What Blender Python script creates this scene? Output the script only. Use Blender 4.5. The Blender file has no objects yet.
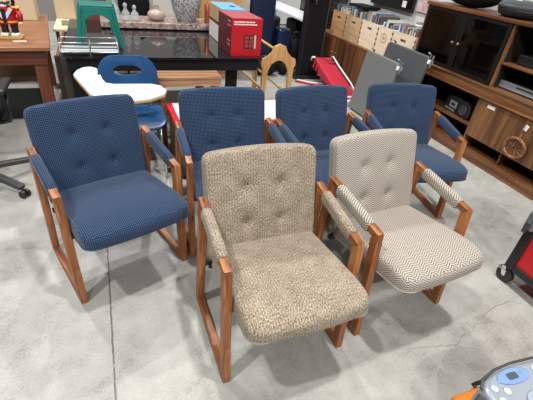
import bpy, bmesh, math, random
from mathutils import Vector, Matrix
random.seed(7)
S = bpy.context.scene
C = S.collection
PI = math.pi
R = math.radians

# ------------------------------------------------------------------ materials
def newmat(name):
    m = bpy.data.materials.new(name); m.use_nodes = True
    nt = m.node_tree
    return m, nt, nt.nodes['Principled BSDF']
def setp(b, **k):
    for n, v in k.items():
        n = n.replace('_', ' ')
        if n in b.inputs:
            b.inputs[n].default_value = (*v, 1) if isinstance(v, tuple) and len(v) == 3 else v
def plain(name, col, rough=.5, **k):
    m, nt, b = newmat(name)
    setp(b, Base_Color=col, Roughness=rough, **k)
    return m
def N(nt, t, **k):
    n = nt.nodes.new(t)
    for a, v in k.items(): setattr(n, a, v)
    return n
def mth(nt, op, a, b=None):
    n = N(nt, 'ShaderNodeMath', operation=op)
    for i, v in enumerate((a, b)):
        if v is None: continue
        if isinstance(v, (int, float)): n.inputs[i].default_value = v
        else: nt.links.new(v, n.inputs[i])
    return n.outputs[0]
def ramp(nt, fac, stops):
    r = N(nt, 'ShaderNodeValToRGB')
    e = r.color_ramp.elements
    while len(e) < len(stops): e.new(.5)
    for x, (p, c) in zip(e, stops): x.position = p; x.color = (*c, 1)
    nt.links.new(fac, r.inputs[0])
    return r.outputs[0]
def noise(nt, vec, scale, detail=3, rough=.5, dist=0):
    n = N(nt, 'ShaderNodeTexNoise')
    n.inputs['Scale'].default_value = scale; n.inputs['Detail'].default_value = detail
    n.inputs['Roughness'].default_value = rough; n.inputs['Distortion'].default_value = dist
    if vec is not None: nt.links.new(vec, n.inputs['Vector'])
    return n.outputs['Fac']
def coords(nt, kind='Object', scale=(1, 1, 1), loc=(0, 0, 0)):
    t = N(nt, 'ShaderNodeTexCoord'); mp = N(nt, 'ShaderNodeMapping')
    mp.inputs['Scale'].default_value = scale; mp.inputs['Location'].default_value = loc
    nt.links.new(t.outputs[kind], mp.inputs['Vector'])
    return mp.outputs[0]
def bump(nt, b, h, strength=.3, dist=.002):
    n = N(nt, 'ShaderNodeBump'); n.inputs['Strength'].default_value = strength; n.inputs['Distance'].default_value = dist
    nt.links.new(h, n.inputs['Height']); nt.links.new(n.outputs[0], b.inputs['Normal'])
def wood(name, dark, mid, light, axis='z', fine=55, along=3.0, rough=.45, stripes=None):
    m, nt, b = newmat(name)
    sc = {'x': (along, fine, fine), 'y': (fine, along, fine), 'z': (fine, fine, along)}[axis]
    f = noise(nt, coords(nt, 'Object', sc), 1.0, 4, .6, .6)
    sc2 = {'x': (along*.3, fine*.2, fine*.2), 'y': (fine*.2, along*.3, fine*.2), 'z': (fine*.2, fine*.2, along*.3)}[axis]
    g = noise(nt, coords(nt, 'Object', sc2), 1.0, 2)
    f = mth(nt, 'ADD', mth(nt, 'MULTIPLY', f, .6), mth(nt, 'MULTIPLY', g, .4))
    c = ramp(nt, f, [(.34, dark), (.5, mid), (.68, light)])
    nt.links.new(c, b.inputs['Base Color']); setp(b, Roughness=rough)
    bump(nt, b, f, .15, .001)
    return m
def uvsep(nt):
    t = N(nt, 'ShaderNodeTexCoord'); s = N(nt, 'ShaderNodeSeparateXYZ')
    nt.links.new(t.outputs['UV'], s.inputs[0])
    return t.outputs['UV'], s.outputs[0], s.outputs[1]
def fabric_blue():
    m, nt, b = newmat('blue_dotted_weave')
    uv, u, v = uvsep(nt)
    p = 2*PI/.0165
    d = mth(nt, 'MULTIPLY', mth(nt, 'SINE', mth(nt, 'MULTIPLY', u, p)), mth(nt, 'SINE', mth(nt, 'MULTIPLY', v, p)))
    d = mth(nt, 'ABSOLUTE', d)
    n1 = noise(nt, uv, 320, 2)
    f = mth(nt, 'ADD', mth(nt, 'MULTIPLY', d, .75), mth(nt, 'MULTIPLY', n1, .35))
    c = ramp(nt, f, [(.14, (.002, .006, .019)), (.54, (.009, .026, .068)), (1.0, (.095, .160, .285))])
    nt.links.new(c, b.inputs['Base Color']); setp(b, Roughness=.9, Sheen_Weight=.15, Specular_IOR_Level=.2)
    bump(nt, b, f, .5, .002)
    return m
def fabric_tweed():
    m, nt, b = newmat('tan_tweed_weave')
    uv, u, v = uvsep(nt)
    mp = N(nt, 'ShaderNodeMapping'); mp.inputs['Scale'].default_value = (1, .45, 1); nt.links.new(uv, mp.inputs[0])
    n1 = noise(nt, mp.outputs[0], 270, 3, .75)
    n2 = noise(nt, uv, 14, 2)
    w = mth(nt, 'SINE', mth(nt, 'MULTIPLY', u, 2*PI/.012))
    f = mth(nt, 'ADD', mth(nt, 'MULTIPLY', n1, .9), mth(nt, 'ADD', mth(nt, 'MULTIPLY', n2, .12), mth(nt, 'MULTIPLY', w, .018)))
    c = ramp(nt, f, [(.36, (.045, .032, .021)), (.46, (.175, .138, .098)), (.55, (.315, .262, .196)), (.68, (.60, .53, .43))])
    nt.links.new(c, b.inputs['Base Color']); setp(b, Roughness=.95, Sheen_Weight=.1, Specular_IOR_Level=.15)
    bump(nt, b, f, .35, .002)
    return m
def fabric_herring(name='cream_herringbone_weave', P=.062, amp=.65, q=.0115):
    m, nt, b = newmat(name)
    uv, u, v = uvsep(nt)
    fr = mth(nt, 'FRACT', mth(nt, 'DIVIDE', mth(nt, 'ADD', u, P*3.27), P))
    tri = mth(nt, 'ABSOLUTE', mth(nt, 'SUBTRACT', fr, .5))
    s = mth(nt, 'ADD', v, mth(nt, 'MULTIPLY', tri, P*amp))
    w = mth(nt, 'SINE', mth(nt, 'MULTIPLY', s, 2*PI/q))
    n1 = noise(nt, uv, 260, 2)
    f = mth(nt, 'ADD', mth(nt, 'ADD', mth(nt, 'MULTIPLY', w, .42), .35), mth(nt, 'MULTIPLY', n1, .35))
    c = ramp(nt, f, [(.06, (.115, .094, .078)), (.42, (.265, .232, .198)), (.80, (.47, .43, .38))])
    nt.links.new(c, b.inputs['Base Color']); setp(b, Roughness=.95, Sheen_Weight=.1, Specular_IOR_Level=.15)
    bump(nt, b, f, .35, .002)
    return m
def concrete():
    m, nt, b = newmat('polished_concrete')
    co = coords(nt)
    n1 = noise(nt, co, 1.1, 5, .6, .4); n2 = noise(nt, co, 7, 5, .65); n3 = noise(nt, co, 90, 2, .6)
    f = mth(nt, 'ADD', mth(nt, 'MULTIPLY', n1, .42), mth(nt, 'ADD', mth(nt, 'MULTIPLY', n2, .36), mth(nt, 'MULTIPLY', n3, .22)))
    c = ramp(nt, f, [(.36, (.175, .176, .160)), (.47, (.320, .320, .296)), (.62, (.425, .424, .397))])
    # the saw-cut joint running along y and one across
    sx = N(nt, 'ShaderNodeSeparateXYZ'); nt.links.new(co, sx.inputs[0])
    wob = mth(nt, 'MULTIPLY', mth(nt, 'SUBTRACT', noise(nt, co, 22, 3), .5), .010)
    dx = mth(nt, 'ABSOLUTE', mth(nt, 'ADD', mth(nt, 'ADD', sx.outputs[0], .139), wob))
    ln = mth(nt, 'LESS_THAN', dx, .0042)
    gap = mth(nt, 'GREATER_THAN', noise(nt, co, 30, 3), .40)
    ln = mth(nt, 'MULTIPLY', ln, mth(nt, 'ADD', mth(nt, 'MULTIPLY', gap, .45), .45))
    # scattered dark stains
    st = noise(nt, co, 3.3, 2, .5)
    st = mth(nt, 'MULTIPLY', mth(nt, 'GREATER_THAN', mth(nt, 'MULTIPLY', st, n2), .42), .35)
    mx = N(nt, 'ShaderNodeMixRGB'); nt.links.new(mth(nt, 'MAXIMUM', ln, st), mx.inputs[0]); nt.links.new(c, mx.inputs[1]); mx.inputs[2].default_value = (.10, .10, .09, 1)
    nt.links.new(mx.outputs[0], b.inputs['Base Color'])
    nt.links.new(mth(nt, 'ADD', mth(nt, 'MULTIPLY', n2, .3), .36), b.inputs['Roughness'])
    bump(nt, b, f, .08, .003)
    return m
def marble(name, stops, scale):
    m, nt, b = newmat(name)
    f = noise(nt, coords(nt), scale, 5, .75, .5)
    nt.links.new(ramp(nt, f, stops), b.inputs['Base Color']); setp(b, Roughness=.3)
    return m
def glassy(name, col, alpha, rough=.05):
    m, nt, b = newmat(name)
    tr = N(nt, 'ShaderNodeBsdfTransparent'); tr.inputs[0].default_value = (*col, 1)
    mx = N(nt, 'ShaderNodeMixShader'); mx.inputs[0].default_value = alpha
    setp(b, Base_Color=tuple(x*.4 for x in col) if col[0] > .5 else (.004, .0035, .003), Roughness=rough)
    nt.links.new(tr.outputs[0], mx.inputs[1]); nt.links.new(b.outputs[0], mx.inputs[2])
    nt.links.new(mx.outputs[0], nt.nodes['Material Output'].inputs[0])
    return m

OAK = [(.105, .030, .009), (.27, .090, .026), (.48, .205, .070)]
MW = {a: wood('oiled_oak_'+a, *OAK, axis=a) for a in 'xyz'}
WAL = [(.045, .015, .006), (.145, .056, .020), (.29, .132, .050)]
WN = {a: wood('walnut_veneer_'+a, *WAL, axis=a, fine=26, along=1.2, rough=.4) for a in 'xyz'}
DES = [(.055, .012, .006), (.115, .030, .013), (.18, .055, .024)]
WD = {a: wood('red_stained_wood_'+a, *DES, axis=a, fine=30, along=1.5, rough=.4) for a in 'xyz'}
WDT = wood('desk_top_wood', (.21, .080, .034), (.285, .122, .056), (.35, .165, .080), 'x', 14, 1.2, .35)
BLO = [(.38, .19, .062), (.55, .31, .115), (.66, .42, .18)]
WB = {a: wood('blond_wood_'+a, *BLO, axis=a, fine=24, along=1.5, rough=.4) for a in 'xyz'}
PLY = wood('birch_plywood', (.72, .58, .40), (.83, .71, .53), (.88, .79, .63), 'y', 16, 2, .6)
PLYO = wood('orange_plywood', (.33, .16, .065), (.48, .265, .12), (.58, .36, .18), 'y', 16, 2, .6)
BENCH = wood('bench_slat_wood', (.13, .055, .024), (.29, .14, .065), (.46, .27, .14), 'x', 30, 2, .5)
FAB = {'blue': fabric_blue(), 'tweed': fabric_tweed(), 'herring': fabric_herring()}
PADF = dict(FAB, herring=fabric_herring('cream_diagonal_weave', .40, .8, .0145))
PIPE = {'blue': plain('navy_piping', (.022, .042, .10), .9), 'tweed': plain('tan_piping', (.24, .20, .145), .9), 'herring': plain('cream_piping', (.33, .28, .225), .9)}
BLACK = plain('black_plastic', (.012, .012, .013), .4)
BLACKM = plain('black_matte', (.007, .007, .008), .75, Specular_IOR_Level=.2)
BLKMET = plain('black_metal', (.015, .015, .016), .35, Metallic=.3)
DKGREY = plain('dark_grey_plastic', (.045, .048, .052), .45)
CHROME = plain('chrome', (.75, .76, .78), .16, Metallic=1.0)
STEEL = plain('grey_steel', (.30, .33, .36), .35, Metallic=.7)
SILVER = plain('silver_plastic', (.34, .38, .44), .32, Metallic=.35)
WHITE = plain('white_laminate', (.80, .82, .86), .35)
WHITEP = plain('white_paint', (.78, .79, .79), .6)
PAPER = plain('paper_white', (.80, .78, .76), .7)
REDP = plain('red_print', (.44, .008, .016), .35)
REDD = plain('dark_red_print', (.115, .007, .016), .4)
REDF = plain('red_fabric', (.44, .010, .032), .7)
REDC = plain('red_plastic', (.55, .010, .018), .35)
BLUEP = plain('blue_plastic', (.014, .072, .20), .3)
BLUET = plain('bright_blue_print', (.16, .42, .70), .4)
NAVY = plain('navy_shell', (.008, .018, .055), .3)
GREEN = plain('green_plastic', (.004, .16, .13), .35)
GREYV = plain('grey_vinyl', (.155, .165, .17), .5)
GREYD = plain('dark_grey_vinyl', (.075, .082, .088), .5)
ORANGE = plain('orange_plastic', (.75, .22, .015), .4)
EDGE = plain('yellow_wood_edge', (.55, .32, .09), .5)
BRASS = plain('brass', (.65, .45, .18), .3, Metallic=.9)
COPPER = plain('copper_wax', (.42, .10, .045), .3, Metallic=.4)
CARD = plain('cardboard', (.52, .36, .20), .85)
CARDL = plain('pale_cardboard', (.66, .53, .36), .85)
CERAM = plain('beige_ceramic', (.42, .33, .28), .3)
SKIN = plain('painted_cream', (.78, .58, .42), .4)
GOLD = plain('painted_gold', (.75, .45, .06), .35)
PINKP = marble('pink_print', [(.38, (.35, .22, .24)), (.5, (.62, .46, .48)), (.66, (.75, .62, .62))], 9)
GLASST = plain('black_glass', (.008, .009, .011), .04, Specular_IOR_Level=.9)
SMOKE = glassy('smoked_glass', (.42, .38, .34), .45)
CLEAR = glassy('clear_glass', (.96, .97, .98), .38, .03); CLEAR.node_tree.nodes['Principled BSDF'].inputs['Base Color'].default_value = (.75, .78, .80, 1)
LCD = plain('grey_display', (.05, .07, .075), .2)
LBLUE = plain('pale_blue_plastic', (.19, .32, .60), .3, Metallic=.2)
DGREEN = plain('dark_green_card', (.012, .018, .014), .6)
MARB = marble('brown_marble', [(.36, (.09, .05, .04)), (.5, (.30, .215, .185)), (.64, (.56, .48, .43))], 26)
SPECK = marble('speckled_stone', [(.40, (.06, .06, .065)), (.5, (.30, .30, .30)), (.58, (.66, .66, .65))], 60)
DKCARV = marble('dark_carved_wood', [(.40, (.010, .006, .005)), (.55, (.035, .018, .012)), (.70, (.12, .065, .05))], 24)
WICK = marble('woven_brown', [(.4, (.10, .04, .018)), (.55, (.24, .10, .045)), (.7, (.36, .18, .09))], 45)
STRIPE, nt_, b_ = newmat('red_white_stripe')
_w = mth(nt_, 'GREATER_THAN', mth(nt_, 'FRACT', mth(nt_, 'MULTIPLY', N(nt_, 'ShaderNodeSeparateXYZ').outputs[1], 1)), 2)
for l in list(nt_.links): pass
_c = coords(nt_); _s = N(nt_, 'ShaderNodeSeparateXYZ'); nt_.links.new(_c, _s.inputs[0])
_f = mth(nt_, 'GREATER_THAN', mth(nt_, 'FRACT', mth(nt_, 'MULTIPLY', _s.outputs[1], 9)), .45)
nt_.links.new(ramp(nt_, _f, [(.4, (.50, .012, .05)), (.6, (.8, .76, .76))]), b_.inputs['Base Color']); setp(b_, Roughness=.7)

# ------------------------------------------------------------------ mesh kit
class G:
    def __init__(self): self.b = bmesh.new()
    def box(self, x0, x1, y0, y1, z0, z1, rot=None, piv=None):
        r = bmesh.ops.create_cube(self.b, size=1)['verts']
        for v in r:
            v.co = Vector(((x0+x1)/2 + v.co.x*(x1-x0), (y0+y1)/2 + v.co.y*(y1-y0), (z0+z1)/2 + v.co.z*(z1-z0)))
            if rot is not None:
                p = Vector(piv or ((x0+x1)/2, (y0+y1)/2, (z0+z1)/2)); v.co = p + rot @ (v.co - p)
        return self
    def rod(self, p, q, r, r2=None, n=10):
        p, q = Vector(p), Vector(q); d = q-p
        M = Matrix.Translation((p+q)/2) @ d.to_track_quat('Z', 'Y').to_matrix().to_4x4()
        bmesh.ops.create_cone(self.b, cap_ends=True, segments=n, radius1=r, radius2=r if r2 is None else r2, depth=d.length, matrix=M)
        return self
    def bar(self, p, q, w, t, up=(0, 0, 1)):          # rectangular bar between points, w along side, t along up
        p, q = Vector(p), Vector(q); d = (q-p).normalized(); up = Vector(up)
        s = d.cross(up).normalized(); u = s.cross(d)
        vs = [self.b.verts.new(c + s*a*w/2 + u*e*t/2) for c in (p, q) for a, e in ((-1, -1), (1, -1), (1, 1), (-1, 1))]
        for f in ((3, 2, 1, 0), (4, 5, 6, 7), (0, 1, 5, 4), (1, 2, 6, 5), (2, 3, 7, 6), (3, 0, 4, 7)): self.b.faces.new([vs[i] for i in f])
        return self
    def lathe(self, prof, c=(0, 0, 0), n=24, M=None):
        rings = []
        for r, z in prof:
            rings.append([self.b.verts.new(((M @ Vector((r*math.cos(2*PI*k/n), r*math.sin(2*PI*k/n), z))) if M else Vector((r*math.cos(2*PI*k/n), r*math.sin(2*PI*k/n), z))) + Vector(c)) for k in range(n)])
        for a, e in zip(rings, rings[1:]):
            for k in range(n): self.b.faces.new((a[k], a[(k+1) % n], e[(k+1) % n], e[k]))
        self.b.faces.new(rings[0][::-1]); self.b.faces.new(rings[-1])
        return self
    def ball(self, c, rx, ry=None, rz=None, seg=16, rot=None):
        vs = bmesh.ops.create_uvsphere(self.b, u_segments=seg, v_segments=max(8, seg//2), radius=1)['verts']
        for v in vs:
            q = Vector((v.co.x*rx, v.co.y*(ry or rx), v.co.z*(rz or rx)))
            v.co = Vector(c) + (rot @ q if rot is not None else q)
        return self
    def tube(self, pts, r, n=8, closed=False):
        P = [Vector(p) for p in pts]; m = len(P); rings = []
        prev = None
        for i in range(m):
            a = P[(i-1) % m] if (closed or i > 0) else P[i]
            e = P[(i+1) % m] if (closed or i < m-1) else P[i]
            d = (e-a).normalized()
            if prev is None: s = d.orthogonal().normalized()
            else: s = (prev - d*prev.dot(d)).normalized()
            prev = s; u = d.cross(s)
            rings.append([self.b.verts.new(P[i] + (s*math.cos(2*PI*k/n) + u*math.sin(2*PI*k/n))*r) for k in range(n)])
        for i in range(m if closed else m-1):
            a, e = rings[i], rings[(i+1) % m]
            sh = 0
            if closed and i == m-1:
                sh = min(range(n), key=lambda q: (a[0].co-e[q].co).length)
            for k in range(n): self.b.faces.new((a[k], a[(k+1) % n], e[(k+1+sh) % n], e[(k+sh) % n]))
        if not closed: self.b.faces.new(rings[0][::-1]); self.b.faces.new(rings[-1])
        return self
    def prism(self, poly, lo, hi, axis='x', holes=()):
        """polygon extruded along an axis; poly in the two other axes (yz, xz or xy); a hole is joined in by a bridge"""
        def mk(a, e, h): return {'x': (h, a, e), 'y': (a, h, e), 'z': (a, e, h)}[axis]
        if not holes:
            A = [self.b.verts.new(mk(a, e, lo)) for a, e in poly]; B = [self.b.verts.new(mk(a, e, hi)) for a, e in poly]
            n = len(poly)
            self.b.faces.new(A); self.b.faces.new(B[::-1])
            for i in range(n): self.b.faces.new((A[i], B[i], B[(i+1) % n], A[(i+1) % n]))
        else:
            hole = holes[0]; n = len(poly); assert len(hole) == n
            rows = [[self.b.verts.new(mk(a, e, h)) for a, e in q] for q, h in ((poly, lo), (poly, hi), (hole, hi), (hole, lo))]
            for j in range(4):
                A, B = rows[j], rows[(j+1) % 4]
                for i in range(n): self.b.faces.new((A[i], B[i], B[(i+1) % n], A[(i+1) % n]))
        return self
    def done(self, name, mat, parent=None, smooth=False, bevel=0, seg=2, uv=False, loc=None, rot=None):
        bmesh.ops.recalc_face_normals(self.b, faces=self.b.faces)
        if uv:
            L = self.b.loops.layers.uv.new('UVMap')
            for f in self.b.faces:
                n = f.normal; ax = max(range(3), key=lambda i: abs(n[i]))
                for l in f.loops:
                    c = l.vert.co
                    l[L].uv = ((c.y, c.z), (c.x, c.z), (c.x, c.y))[ax]
        me = bpy.data.meshes.new(name); self.b.to_mesh(me); self.b.free()
        me.materials.append(mat)
        if smooth:
            for p in me.polygons: p.use_smooth = True
        o = bpy.data.objects.new(name, me); C.objects.link(o)
        if parent: o.parent = parent
        if loc: o.location = loc
        if rot: o.rotation_euler = rot
        if bevel:
            md = o.modifiers.new('bevel', 'BEVEL'); md.width = bevel; md.segments = seg; md.limit_method = 'ANGLE'; md.angle_limit = R(40)
        if smooth == 'auto':
            for p in me.polygons: p.use_smooth = True
            try: me.set_sharp_from_angle(angle=R(38))
            except Exception: pass
        return o
def tag(o, label, cat, group=None):
    o['label'] = label; o['category'] = cat
    if group: o['group'] = group
    return o
def thing(name, label, cat, loc=(0, 0, 0), rz=0, group=None):
    o = bpy.data.objects.new(name, None); C.objects.link(o)
    o.location = loc; o.rotation_euler = (0, 0, rz); o.empty_display_size = .05
    return tag(o, label, cat, group)
def struct(o): o['kind'] = 'structure'; return o
def dup(root, loc, rz, label, group=None):
    def cp(o, par):
        c = o.copy(); C.objects.link(c)
        if par: c.parent = par
        for ch in list(o.children): cp(ch, c)
        return c
    r = cp(root, None); r.location = loc; r.rotation_euler = (0, 0, rz); r['label'] = label
    if group: r['group'] = group
    return r
def rrect(w, h, r, n=5, c=(0, 0)):
    pts = []
    for sx, sy, a0 in ((1, 1, 0), (-1, 1, 90), (-1, -1, 180), (1, -1, 270)):
        for k in range(n+1):
            a = R(a0 + 90*k/n)
            pts.append((c[0]+sx*(w/2-r)+r*math.cos(a), c[1]+sy*(h/2-r)+r*math.sin(a)))
    return pts
def lines(h, r, n):
    e = [h - r*(1-math.cos(PI/2*k/3)) for k in range(0, 4)]
    inner = [(-1+2*k/n)*(h-r) for k in range(1, n)]
    return sorted(set([round(x, 6) for x in e+inner+[-x for x in e]]))
def cushion(w, l, t, r, R2=.03, tufts=(), crown=0, nx=18, ny=18, fn=None, depth=.02, sig=.035):
    """padded slab, x width, y length, z thickness; rounded edges r, plan corners R2, dips at tufts on +z"""
    g = G(); X, Y, Zl = lines(w/2, r, nx), lines(l/2, r, ny), lines(t/2, r, 2)
    V = {}
    def vert(x, y, z):
        k = (x, y, z)
        if k not in V:
            p = Vector(k); h = Vector((w/2, l/2, t/2))
            px, py = p.x, p.y
            ix, iy = max(-h.x+R2, min(h.x-R2, px)), max(-h.y+R2, min(h.y-R2, py))
            dx, dy = px-ix, py-iy
            L = math.hypot(dx, dy); mxx = max(abs(dx), abs(dy))
            if L > 1e-9 and abs(dx) > 1e-9 and abs(dy) > 1e-9: px, py = ix+dx*mxx/L, iy+dy*mxx/L
            # edge rounding
            ez = max(-h.z+r, min(h.z-r, p.z)); dz = p.z-ez
            inx = R2
            # distance to plan border
            qx, qy = abs(px)-(h.x-R2), abs(py)-(h.y-R2)
            sd = math.hypot(max(qx, 0), max(qy, 0)) + min(max(qx, qy), 0) - R2   # negative inside
            ein = max(0, sd + r)
            L2 = math.hypot(ein, dz); m2 = max(ein, abs(dz))
            if L2 > 1e-9 and ein > 1e-9 and abs(dz) > 1e-9:
                s = m2/L2; ne, nz = ein*s, dz*s
                # pull inward along the plan direction
                if max(qx, qy) > 0 and qx > 0 and qy > 0: gx, gy = qx, qy
                elif qx > qy: gx, gy = 1, 0
                else: gx, gy = 0, 1
                gl = math.hypot(gx, gy); k2 = ein-ne
                px -= math.copysign(gx/gl*k2, px); py -= math.copysign(gy/gl*k2, py)
                pz = ez+nz
            else: pz = p.z
            if pz > 0:
                u, v = px/h.x, py/h.y
                pz += crown*(1-u*u)*(1-v*v)
                for tx, ty in tufts:
                    d2 = (px-tx)**2+(py-ty)**2
                    pz -= depth*math.exp(-d2/(2*sig*sig))*.5 + depth*.7*math.exp(-d2/(2*.011**2))
            q = Vector((px, py, pz))
            if fn: q = fn(q)
            V[k] = g.b.verts.new(q)
        return V[k]
    def grid(A, B, f):
        for a0, a1 in zip(A, A[1:]):
            for b0, b1 in zip(B, B[1:]):
                g.b.faces.new([vert(*f(a, e)) for a, e in ((a0, b0), (a1, b0), (a1, b1), (a0, b1))])
    for z in (Zl[0], Zl[-1]): grid(X, Y, lambda a, e: (a, e, z))
    for y in (Y[0], Y[-1]): grid(X, Zl, lambda a, e: (a, y, e))
    for x in (X[0], X[-1]): grid(Y, Zl, lambda a, e: (x, a, e))
    return g

# ------------------------------------------------------------------ room
struct(G().box(-5, 3.78, -2.5, 9, -.1, 0).done('floor', concrete()))
WALLM = plain('white_wall', (.66, .67, .66), .8)
struct(G().box(3.78, 3.9, -2.5, 9, 0, 3.2).done('wall_right', WALLM))
struct(G().box(-5, 3.9, 9, 9.12, 0, 3.2).done('wall_back', plain('grey_wall', (.22, .21, .20), .8)))
crack = [(1.22, .80), (1.33, .775), (1.42, .755), (1.49, .735), (1.56, .765), (1.60, .775), (1.66, .78), (1.70, .81), (1.76, .80), (1.79, .835), (1.86, .862), (1.93, .872), (2.05, .874), (2.12, .84), (2.17, .79)]
g = G()
def crackmesh(pts, wd):
    pp = []
    for a, b in zip(pts, pts[1:]):
        for k in range(3):
            t = k/3; pp.append((a[0]+(b[0]-a[0])*t+random.uniform(-.006, .006), a[1]+(b[1]-a[1])*t+random.uniform(-.006, .006)))
    prev = None
    for i, p in enumerate(pp):
        w_ = wd*random.uniform(.4, 1.2)
        q = (g.b.verts.new((p[0], p[1]-w_, .0006)), g.b.verts.new((p[0], p[1]+w_, .0006)))
        if prev: g.b.faces.new((prev[0], q[0], q[1], prev[1]))
        prev = q
crackmesh(crack, .0016)
struct(g.done('trim_1', plain('crack_dark', (.13, .125, .11), .9)))

# ------------------------------------------------------------------ armchairs
def armchair(fab, label, loc, rz):
    t = thing('armchair', label, 'chair', loc, rz, 'upholstered wooden armchairs')
    F, PP = FAB[fab], PIPE[fab]
    O = [(0, 0), (.055, .622), (.457, .692), (.522, 0)]        # outer corners of one side frame in the y-z plane
    I = [(.050, .040), (.098, .590), (.413, .650), (.470, .040)]
    W, h = .289, .0175
    for s in (-1, 1):
        x0, x1 = s*W-h, s*W+h
        for nm, a, b_, m in (('leg', 0, 1, 'z'), ('armrest', 1, 2, 'y'), ('leg', 2, 3, 'z'), ('floor_rail', 3, 0, 'y')):
            p = G().prism([O[a], O[b_], I[b_], I[a]], x0, x1, 'x').done(nm, MW[m], t, bevel=.004)
            if nm == 'armrest':
                d = Vector((0, .457-.055, .692-.622)).normalized(); up = Vector((0, -d.z, d.y))
                c = (Vector((s*W, .055, .622)) + Vector((s*W, .457, .692)))/2 - up*.018 - d*.004
                L = .262
                if True:
                    pr = rrect(.045, .062, .016, 4)
                    q = G(); rings = []
                    for k, (y, sc) in enumerate(((-L/2, .86), (-L/2+.006, 1), (-L/4, 1.02), (0, 1.0), (L/4, 1.02), (L/2-.006, 1), (L/2, .86))):
                        rings.append([q.b.verts.new((a2*sc, y, e2*sc)) for a2, e2 in pr])
                    n = len(pr)
                    for A, B in zip(rings, rings[1:]):
                        for k in range(n): q.b.faces.new((A[k], A[(k+1) % n], B[(k+1) % n], B[k]))
                    q.b.faces.new(rings[0]); q.b.faces.new(rings[-1][::-1])
                    if fab == 'herring':
                        for v in q.b.verts: pass
                    ang = math.atan2(d.z, d.y)
                    q.done('arm_pad', PADF[fab], p, smooth='auto', uv=True, loc=c - up*.004, rot=(ang, 0, 0))
    # seat: front bottom edge at y -.115, z .40, sloping back
    sl = math.atan2(.07, .50)
    def bow(q):
        f = max(0, -q.y-.13)/.145                     # waterfall front edge
        if q.z > 0: q.z -= .030*f*f*(.55+.45*q.z/.049)
        q.y -= .020*(1-(q.x/.27)**2)*(1 if q.y < 0 else 0)*min(1, abs(q.y)/.28)
        return q
    sw, sL, sT = .526, .550, .104
    seat = cushion(sw, sL, sT, .026, .052, crown=.016, fn=bow).done('seat', F, t, smooth=True, uv=True, loc=(0, .142, .431), rot=(-sl, 0, 0))
    pts = [Vector((x, y, -sT/2+.016)) for x, y in rrect(sw-.006, sL-.006, .050, 6)]
    pts = [bow(p) for p in pts]
    dense = []
    for a, b_ in zip(pts, pts[1:]+pts[:1]):
        nseg = max(1, int((b_-a).length/.06))
        for k in range(nseg):
            q = a.lerp(b_, k/nseg); dense.append(q)
    G().tube([Vector((q.x*1.008, q.y*1.006, q.z)) for q in dense], .0036, 6, True).done('piping', PP, seat, smooth=True)
    # backrest
    rc = math.atan2(.125, .44)
    bw, bl, bt = .540, .505, .085
    tf = [(-.085, .092), (.085, .092), (-.085, -.078), (.085, -.078)]
    def arch(q):
        q.y += .016*(1-(q.x/.27)**2)*(1 if q.y > 0 else 0)*min(1, abs(q.y)/.25)
        q.z += -.012*(1-(q.x/.27)**2)
        return q
    back = cushion(bw, bl, bt, .021, .038, tufts=tf, crown=.016, fn=arch, nx=30, ny=28, depth=.026, sig=.030)
    M3 = Matrix.Rotation(PI/2 - rc, 4, 'X') @ Matrix.Identity(4)
    # local +z must face the sitter (-y): lay flat, then stand up
    back = back.done('backrest', F, t, smooth=True, uv=True, loc=(0, .470, .608), rot=(PI/2-rc, 0, 0))
    pts = [Vector((x, y, bt/2-.030)) for x, y in rrect(bw-.004, bl-.004, .036, 6)]
    dense = []
    for a, b_ in zip(pts, pts[1:]+pts[:1]):
        nseg = max(1, int((b_-a).length/.06))
        for k in range(nseg):
            q = arch(a.lerp(b_, k/nseg)); dense.append(Vector((q.x*1.008, q.y*1.006, q.z)))
    G().tube(dense, .0030, 6, True).done('piping', PP, back, smooth=True)
    for x, y in tf:
        zz = bt/2 + .016*(1-(x/.27)**2)*(1-(y/.25)**2) - .026*1.2 - .012*(1-(x/.27)**2)
        G().ball((x, y, zz+.003), .0115, .0115, .007, 12).done('button', F, back, smooth=True, uv=True)
    for y, z in ((.10, .365), (.40, .335)):
        G().box(-.2715, .2715, y-.014, y+.014, z-.010, z+.010).done('cross_rail', BLKMET, t)
    return t
A0 = armchair('blue', 'navy fabric armchair at the left, wholly in view, beside the black swivel chair base', (.016, 1.614, 0), R(18.6))
dup(A0, (.628, 1.713, 0), R(-1), 'navy fabric armchair in the row behind, directly behind the tan tweed armchair')
dup(A0, (1.303, 1.707, 0), R(4.4), 'navy fabric armchair in the middle of the back row, between two other navy ones')
dup(A0, (1.939, 1.721, 0), R(-9), 'navy fabric armchair at the right end of the back row, nearest the media cabinet')
armchair('tweed', 'tan tweed armchair standing frontmost, the nearest of all the chairs', (.604, .898, 0), R(.9))
armchair('herring', 'cream herringbone striped armchair at the right of the tweed one', (1.308, .964, 0), R(5.1))

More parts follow.
